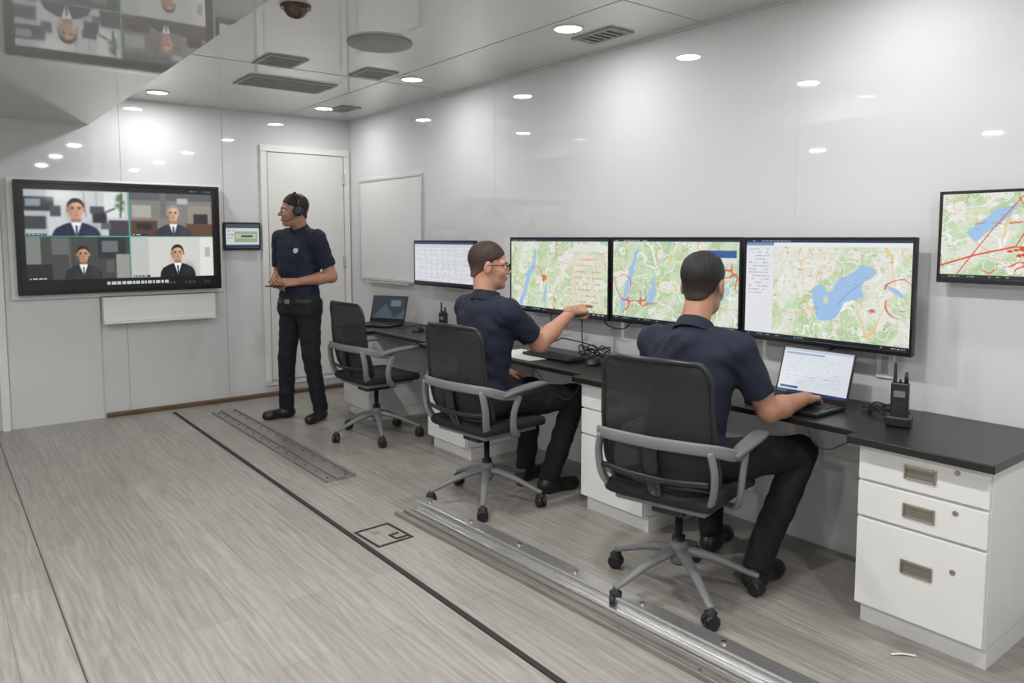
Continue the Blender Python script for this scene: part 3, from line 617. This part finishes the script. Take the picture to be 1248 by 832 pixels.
def head(parent,pos,yaw,pitch,nb,hm,sm,sc=1.05,glasses=False,headset=False,hairtop=.010):
    e=bpy.data.objects.new('head',None); COL.objects.link(e); e.parent=parent
    Mx=Matrix.Translation(pos)@Matrix.Rotation(yaw,4,'Z')@Matrix.Rotation(pitch,4,'Y')@Matrix.Scale(sc,4); e.matrix_local=Mx
    n=np.array(Mx.inverted()@Vector(nb))
    def f(P):
        d=ell(P,(-.012,0,.036),(.096,.075,.086)); P2=P.copy(); P2[:,1]=np.abs(P2[:,1])
        d=smin(d,ell(P,(.022,0,-.03),(.070,.060,.088)),.03); d=smin(d,ell(P,(.028,0,-.078),(.054,.052,.036)),.025)
        d=smin(d,ell(P,(.070,0,-.098),(.020,.022,.018)),.02); d=smin(d,ell(P2,(.058,.038,-.028),(.030,.024,.026)),.02)
        d=smin(d,seg(P2,(.084,.012,.022),(.070,.050,.022),.010,.010),.014)
        d=smax(d,-ell(P2,(.100,.032,.003),(.020,.019,.012)),.010)
        d=smin(d,seg(P,(.088,0,.012),(.112,0,-.026),.0065,.0115),.012); d=smin(d,ell(P2,(.100,.012,-.030),(.012,.008,.008)),.006)
        d=smin(d,ell(P,(.088,0,-.055),(.012,.024,.0055)),.006); d=smin(d,ell(P,(.087,0,-.067),(.012,.020,.0065)),.006)
        ear=ell(P2,(-.010,.080,-.004),(.020,.0085,.034)); ear=smax(ear,-ell(P2,(-.004,.090,.0),(.011,.006,.021)),.004)
        d=smin(d,ear,.008)
        d=smin(d,seg(P,(-.030,0,-.05),n,.054,.060),.028)
        return d
    lo=np.minimum((-.14,-.115,-.13),n-.09); hi=np.maximum((.14,.115,.14),n+.07)
    snets('face_and_neck',f,lo,hi,.0045,sm,e)
    def g(P):
        w=.0016*np.sin(P[:,0]*190+5*np.sin(P[:,1]*60))*np.sin(P[:,1]*140+P[:,0]*60)
        up=np.clip((P[:,2]-.01)/.1,0,1); fr=np.clip(1-(P[:,0]-.02)/.07,.15,1)
        d=ell(P,(-.014,0,.036),(.099,.077,.088))-.0018-(up*hairtop+w*up)*fr
        nk=seg(P,(-.038,0,-.02),(-.042,0,-.045),.057,.056); d=smin(d,nk,.02)
        cut=-( -.62*P[:,0]+.785*P[:,2]-.004+.25*np.clip(np.abs(P[:,1])-.05,0,1)-.015*np.exp(-((P[:,0]-.02)/.02)**2))
        d=smax(d,cut,.008)
        d=smax(d,-(P[:,2]+.064),.008)
        d=smax(d,-ell(P*vec(1,0,1),(-.010,0,-.008),(.022,1,.030)),.003)
        return d
    snets('hair',g,(-.135,-.11,-.11),(.13,.11,.16),.004,hm,e)
    for s in (-1,1):
        for nm,r,x,mm in (('eye',.0128,.0785,M['eyew']),('pupil',.0062,.0872,M['black'])):
            bm=bmesh.new(); bmesh.ops.create_uvsphere(bm,u_segments=16,v_segments=10,radius=r,matrix=Matrix.Translation((x,s*.031,.003))); from_bm(nm,bm,mm,e,True)
        sweep('eyebrow',[(.094,s*.014,.021),(.092,s*.03,.026),(.079,s*.048,.022)],M['leather'] if not glasses else hm,e,r=.003,rw=.003,n=8)
    snets('lips',lambda P: smin(ell(P,(.0895,0,-.056),(.012,.022,.0042)),ell(P,(.0885,0,-.065),(.012,.019,.005)),.002),(.07,-.03,-.08),(.11,.03,-.045),.0022,M['lip'],e)
    if glasses:
        for s in (-1,1):
            sweep('glasses_rim',[(.108,s*.032+.024*math.cos(t),.002+.017*math.sin(t)) for t in np.linspace(0,2*math.pi,12,endpoint=False)],M['black'],e,r=.0016,n=6,closed=True,sub=2)
            sweep('glasses_temple',[(.108,s*.056,.008),(.07,s*.078,.010),(.02,s*.083,.010),(-.02,s*.084,.006)],M['black'],e,r=.002,n=6)
        sweep('glasses_bridge',[(.108,-.009,.006),(.112,0,.009),(.108,.009,.006)],M['black'],e,r=.0016,n=6)
    if headset:
        sweep('headband',[(-.015,.098*math.sin(t),.034+.108*math.cos(t)) for t in np.linspace(-1.75,1.75,13)],M['black'],e,r=.005,rw=.010,ref=(0,0,1),n=10,sub=3)
        for s in (-1,1):
            lathe('ear_cup',[(0,.03),(.004,.038),(.02,.040),(.03,.034),(.033,.02)],(-.01,s*.080,-.004),(0,s,0),M['black'],e,24)
        sweep('microphone_boom',[(-.0,.1,-.03),(.04,.095,-.062),(.085,.06,-.075),(.108,.03,-.07)],M['black'],e,r=.003,n=8)
    return e
def wrinkle(P,a=.0035):
    x,y,z=P[:,0],P[:,1],P[:,2]
    return a*(np.sin(34*z+7*np.sin(13*y)+9*x)*np.sin(17*x+11*y+5*np.sin(9*z)))+a*.5*np.sin(52*z+24*y+6*np.sin(16*x+9*y))
def man(loc,yaw,J,sm,hm,hd,build=1.0,seated=True,**hk):
    e=empty('uniformed_man',(loc[0],loc[1],0),yaw); B=build
    sh,el,wr,hp,kn,an=[ [np.array(v,float) for v in J[q]] for q in ('sh','el','wr','hip','knee','ankle')]
    pel=(hp[0]+hp[1])/2; shc=(sh[0]+sh[1])/2; zt=shc[2]+.055; z0=pel[2]-.02
    T=[0,.12,.3,.5,.7,.85,.94,1.0]; A=[.125,.118,.112,.120,.124,.108,.088,.065]; W=[.172,.166,.158,.168,.182,.185,.15,.09]
    def bend(t): return t*t*(3-2*t)*.35+t*.65
    zs=np.array([z0+(zt-z0)*t for t in np.linspace(0,1,30)]); tt=np.linspace(0,1,30)
    Aa=np.interp(tt,T,A)*B; Ww=np.interp(tt,T,W)*B
    cx=pel[0]+(shc[0]-.015-pel[0])*np.array([bend(t) for t in tt])+.012*np.sin(tt*math.pi); cy=pel[1]+(shc[1]-pel[1])*tt
    nbv=np.array([shc[0]-.008,shc[1],zt+.012]); hv=Vector(hd[0]); axis=(np.array(hv)-np.array([0,0,.05])-nbv); axis/=np.linalg.norm(axis)
    def torso(P,grow=0):
        z=P[:,2]; a=np.interp(z,zs,Aa)+grow; w=np.interp(z,zs,Ww)+grow; c=np.interp(z,zs,cx); y=np.interp(z,zs,cy)
        u=np.abs((P[:,0]-c)/a); v=np.abs((P[:,1]-y)/w)
        return ((u**2.3+v**2.3)**(1/2.3)-1)*np.minimum(a,w)
    def shirt(P):
        d=smax(torso(P),P[:,2]-zt,.03); d=smax(d,-(P[:,2]-(z0+ (.03 if not seated else -.01))),.012)
        for i in (0,1):
            inn=sh[i]+(shc-sh[i])*.45+np.array([0,0,.014])
            d=smin(d,seg(P,inn,sh[i],.064*B,.062*B),.05)
            dirv=(el[i]-sh[i])/np.linalg.norm(el[i]-sh[i]); cuff=sh[i]+dirv*np.linalg.norm(el[i]-sh[i])*.74
            sl=seg(P,sh[i],cuff+dirv*.03,.064*B,.060*B); sl=smax(sl,((P-cuff.astype(np.float32))@dirv.astype(np.float32)),.006)
            d=smin(d,sl,.025)
        d=smin(d,seg(P,nbv-axis*.07,nbv-axis*.035,.092,.074),.04)
        return d+wrinkle(P)
    pts=np.array(sh+el+[pel,shc]); lo=pts.min(0)-.2; hi=pts.max(0)+.2; lo[2]=z0-.03; hi[2]=zt+.09
    snets('polo_shirt',shirt,lo,hi,.009,M['shirt'],e)
    def collar(P):
        q=P-nbv.astype(np.float32); hgt=q@axis.astype(np.float32); rad=np.sqrt(np.maximum((q*q).sum(1)-hgt**2,0))
        rr=.0745-.26*(hgt-.01)
        return smax(np.abs(rad-rr)-.007,np.abs(hgt-.006)-.030,.006)
    snets('collar',collar,nbv-.12,nbv+.12,.005,M['shirt'],e)
    def pants(P):
        d=ell(P,pel+np.array([-.005,0,.0]),(.128*B,.172*B,.115))
        if not seated: d=smin(d,smax(torso(P,.004),np.maximum(P[:,2]-(z0+.07),-(P[:,2]-(z0-.05))),.02),.02)
        for i in (0,1):
            d=smin(d,seg(P,hp[i],kn[i],.094*B,.070),.035)
            dv=(an[i]-kn[i])/np.linalg.norm(an[i]-kn[i]); s_=seg(P,kn[i],an[i]+dv*.03,.069,.058)
            d=smin(d,smax(s_,(P-(an[i]+dv*.015).astype(np.float32))@dv.astype(np.float32),.006),.02)
        return d+wrinkle(P,.004)
    pts=np.array(hp+kn+an+[pel]); lo=pts.min(0)-.16; hi=pts.max(0)+.16; lo[2]=max(lo[2],.02)
    snets('trousers',pants,lo,hi,.0105,M['pants'],e)
    def belt(P):
        d=torso(P,.010); return smax(d,np.abs(P[:,2]-(z0+.055))-.02,.004)
    snets('belt',belt,(pel[0]-.17,pel[1]-.22,z0),(pel[0]+.19,pel[1]+.22,z0+.11),.007,M['leather'],e)
    if not seated:
        bz=z0+.055; box('belt_buckle',(pel[0]+.128,-.025,bz-.02),(pel[0]+.145,.025,bz+.02),M['nickel'],e,bev=.004)
    for i in (0,1):
        fd=np.array([*J['foot'][i],0.]); fd/=np.linalg.norm(fd); a=an[i]; zf=a[2]-.085
        hl=np.array([a[0],a[1],zf+.042])-fd*.03; tl=np.array([a[0],a[1],zf+.034])+fd*.17
        def shoe(P):
            d=seg(P,hl,tl,.043,.036); d=smin(d,seg(P,a+np.array([0,0,.02]),np.array([a[0],a[1],zf+.04]),.046,.046),.03)
            d=smin(d,ell(P,tl-fd*.035+np.array([0,0,.0]),(.055,.05,.034)),.02)
            return smax(d,-(P[:,2]-zf-.002),.004)
        snets('shoe',shoe,np.minimum(hl,tl)-.08,np.array([*(np.maximum(hl,tl)[:2]+.08),zf+.17]),.0065,M['leather'],e)
        def arm(P):
            s0=sh[i]+(el[i]-sh[i])*.35
            d=seg(P,s0,el[i],.050*B,.043*B); mid=el[i]+(wr[i]-el[i])*.35
            d=smin(d,seg(P,el[i],mid,.043*B,.044*B),.02); return smin(d,seg(P,mid,wr[i],.043*B,.028),.02)
        pts=np.array([sh[i],el[i],wr[i]]); snets('arm',arm,pts.min(0)-.07,pts.max(0)+.07,.0075,sm,e)
        hj=J['hand'][i]; hand(e,'hand',Vector(wr[i]),hj[0],hj[1],'L' if i==0 else 'R',hj[2],sm,1.03)
    head(e,hv,hd[1],hd[2],nbv-axis*.04,hm,sm,**hk)
    return e
def tolocal(loc,yaw,p):
    dx,dy=p[0]-loc[0],p[1]-loc[1]; c,s=math.cos(-yaw),math.sin(-yaw); return (c*dx-s*dy,s*dx+c*dy,p[2])
# near seated man
loc=(2.46,1.99); yw=math.radians(8); tl=lambda *p: tolocal(loc,yw,p)
J=dict(sh=[(.07,.195,1.03),(.09,-.195,1.03)],el=[(.20,.26,.79),tl(2.68,1.735,.775)],wr=[(.42,.17,.80),tl(2.92,1.715,.80)],
 hip=[(0,.10,.565),(0,-.10,.565)],knee=[(.46,.17,.56),tl(2.94,1.74,.56)],ankle=[(.44,.10,.087),tl(2.72,1.80,.087)],foot=[(1,.1),(1,-.1)],
 hand=[((1,-.2,-.12),(0,0,1),'type'),((.95,.12,-.14),(0.1,.1,1),'type')])
man(loc,yw,J,M['skin2'],M['hairb'],((.155,.01,1.275),math.radians(8),.10),1.05,sc=1.07,hairtop=.014)
# pointing seated man
loc=(2.43,3.41); yw=math.radians(-4); tl=lambda *p: tolocal(loc,yw,p)
J=dict(sh=[(.04,.20,1.08),(.06,-.20,1.08)],el=[(.10,.27,.84),tl(2.69,3.20,.885)],wr=[(.27,.17,.69),tl(2.94,3.20,1.06)],
 hip=[(0,.10,.565),(0,-.10,.565)],knee=[(.45,.13,.56),tl(2.95,3.18,.56)],ankle=[(.40,.12,.087),tl(2.80,3.24,.087)],foot=[(1,.1),(1,-.1)],
 hand=[((1,-.1,-.35),(0.3,0,1),'rest'),((1,.02,.06),(.0,-.5,1),'point')])
man(loc,yw,J,M['skin'],M['hairr'],((.07,.01,1.32),math.radians(-30),.05),1.10,sc=1.06,glasses=True)
# standing man with headset
loc=(2.38,5.85); yw=math.radians(202)
J=dict(sh=[(0,.205,1.475),(0,-.205,1.475)],el=[(-.08,.27,1.17),(-.05,-.28,1.17)],wr=[(.14,.11,1.135),(.15,-.10,1.15)],
 hip=[(0,.09,.94),(0,-.09,.94)],knee=[(.01,.12,.52),(.04,-.12,.52)],ankle=[(-.05,.15,.087),(.03,-.15,.087)],foot=[(1,.25),(1,-.4)],
 hand=[((.9,-.5,.0),(.4,.5,.7),'hold'),((.9,.45,.05),(.3,-.6,.7),'hold')])
sm=man(loc,yw,J,M['skin2'],M['hairb'],((.045,.0,1.695),math.radians(-32),.03),1.08,seated=False,sc=1.04,headset=True)
box('phone',(.21,-.06,1.10),(.31,.08,1.11),M['black'],sm,bev=.003)
lathe('chest_badge',[(-.01,.022),(.004,.02)],(.119,.085,1.38),(1,.25,0.1),M['patch'],sm,16)
lathe('sleeve_badge',[(0,.02),(.006,.018)],(-.03,.268,1.40),(-.1,1,.1),M['gold'],sm,16)

# ------------------------------------------------------------ world, camera
wd=bpy.data.worlds.new('world'); scene.world=wd; wd.use_nodes=True; wd.node_tree.nodes['Background'].inputs[0].default_value=(.5,.5,.5,1); wd.node_tree.nodes['Background'].inputs[1].default_value=.3
cam=bpy.data.cameras.new('camera'); co=bpy.data.objects.new('camera',cam); COL.objects.link(co); scene.camera=co
co.location=(0,0,HC); co.rotation_euler=(math.radians(90-4.686),0,math.radians(-37.95))
cam.sensor_width=36; cam.lens=915/1248*36; cam.shift_y=-.041; cam.clip_start=.05
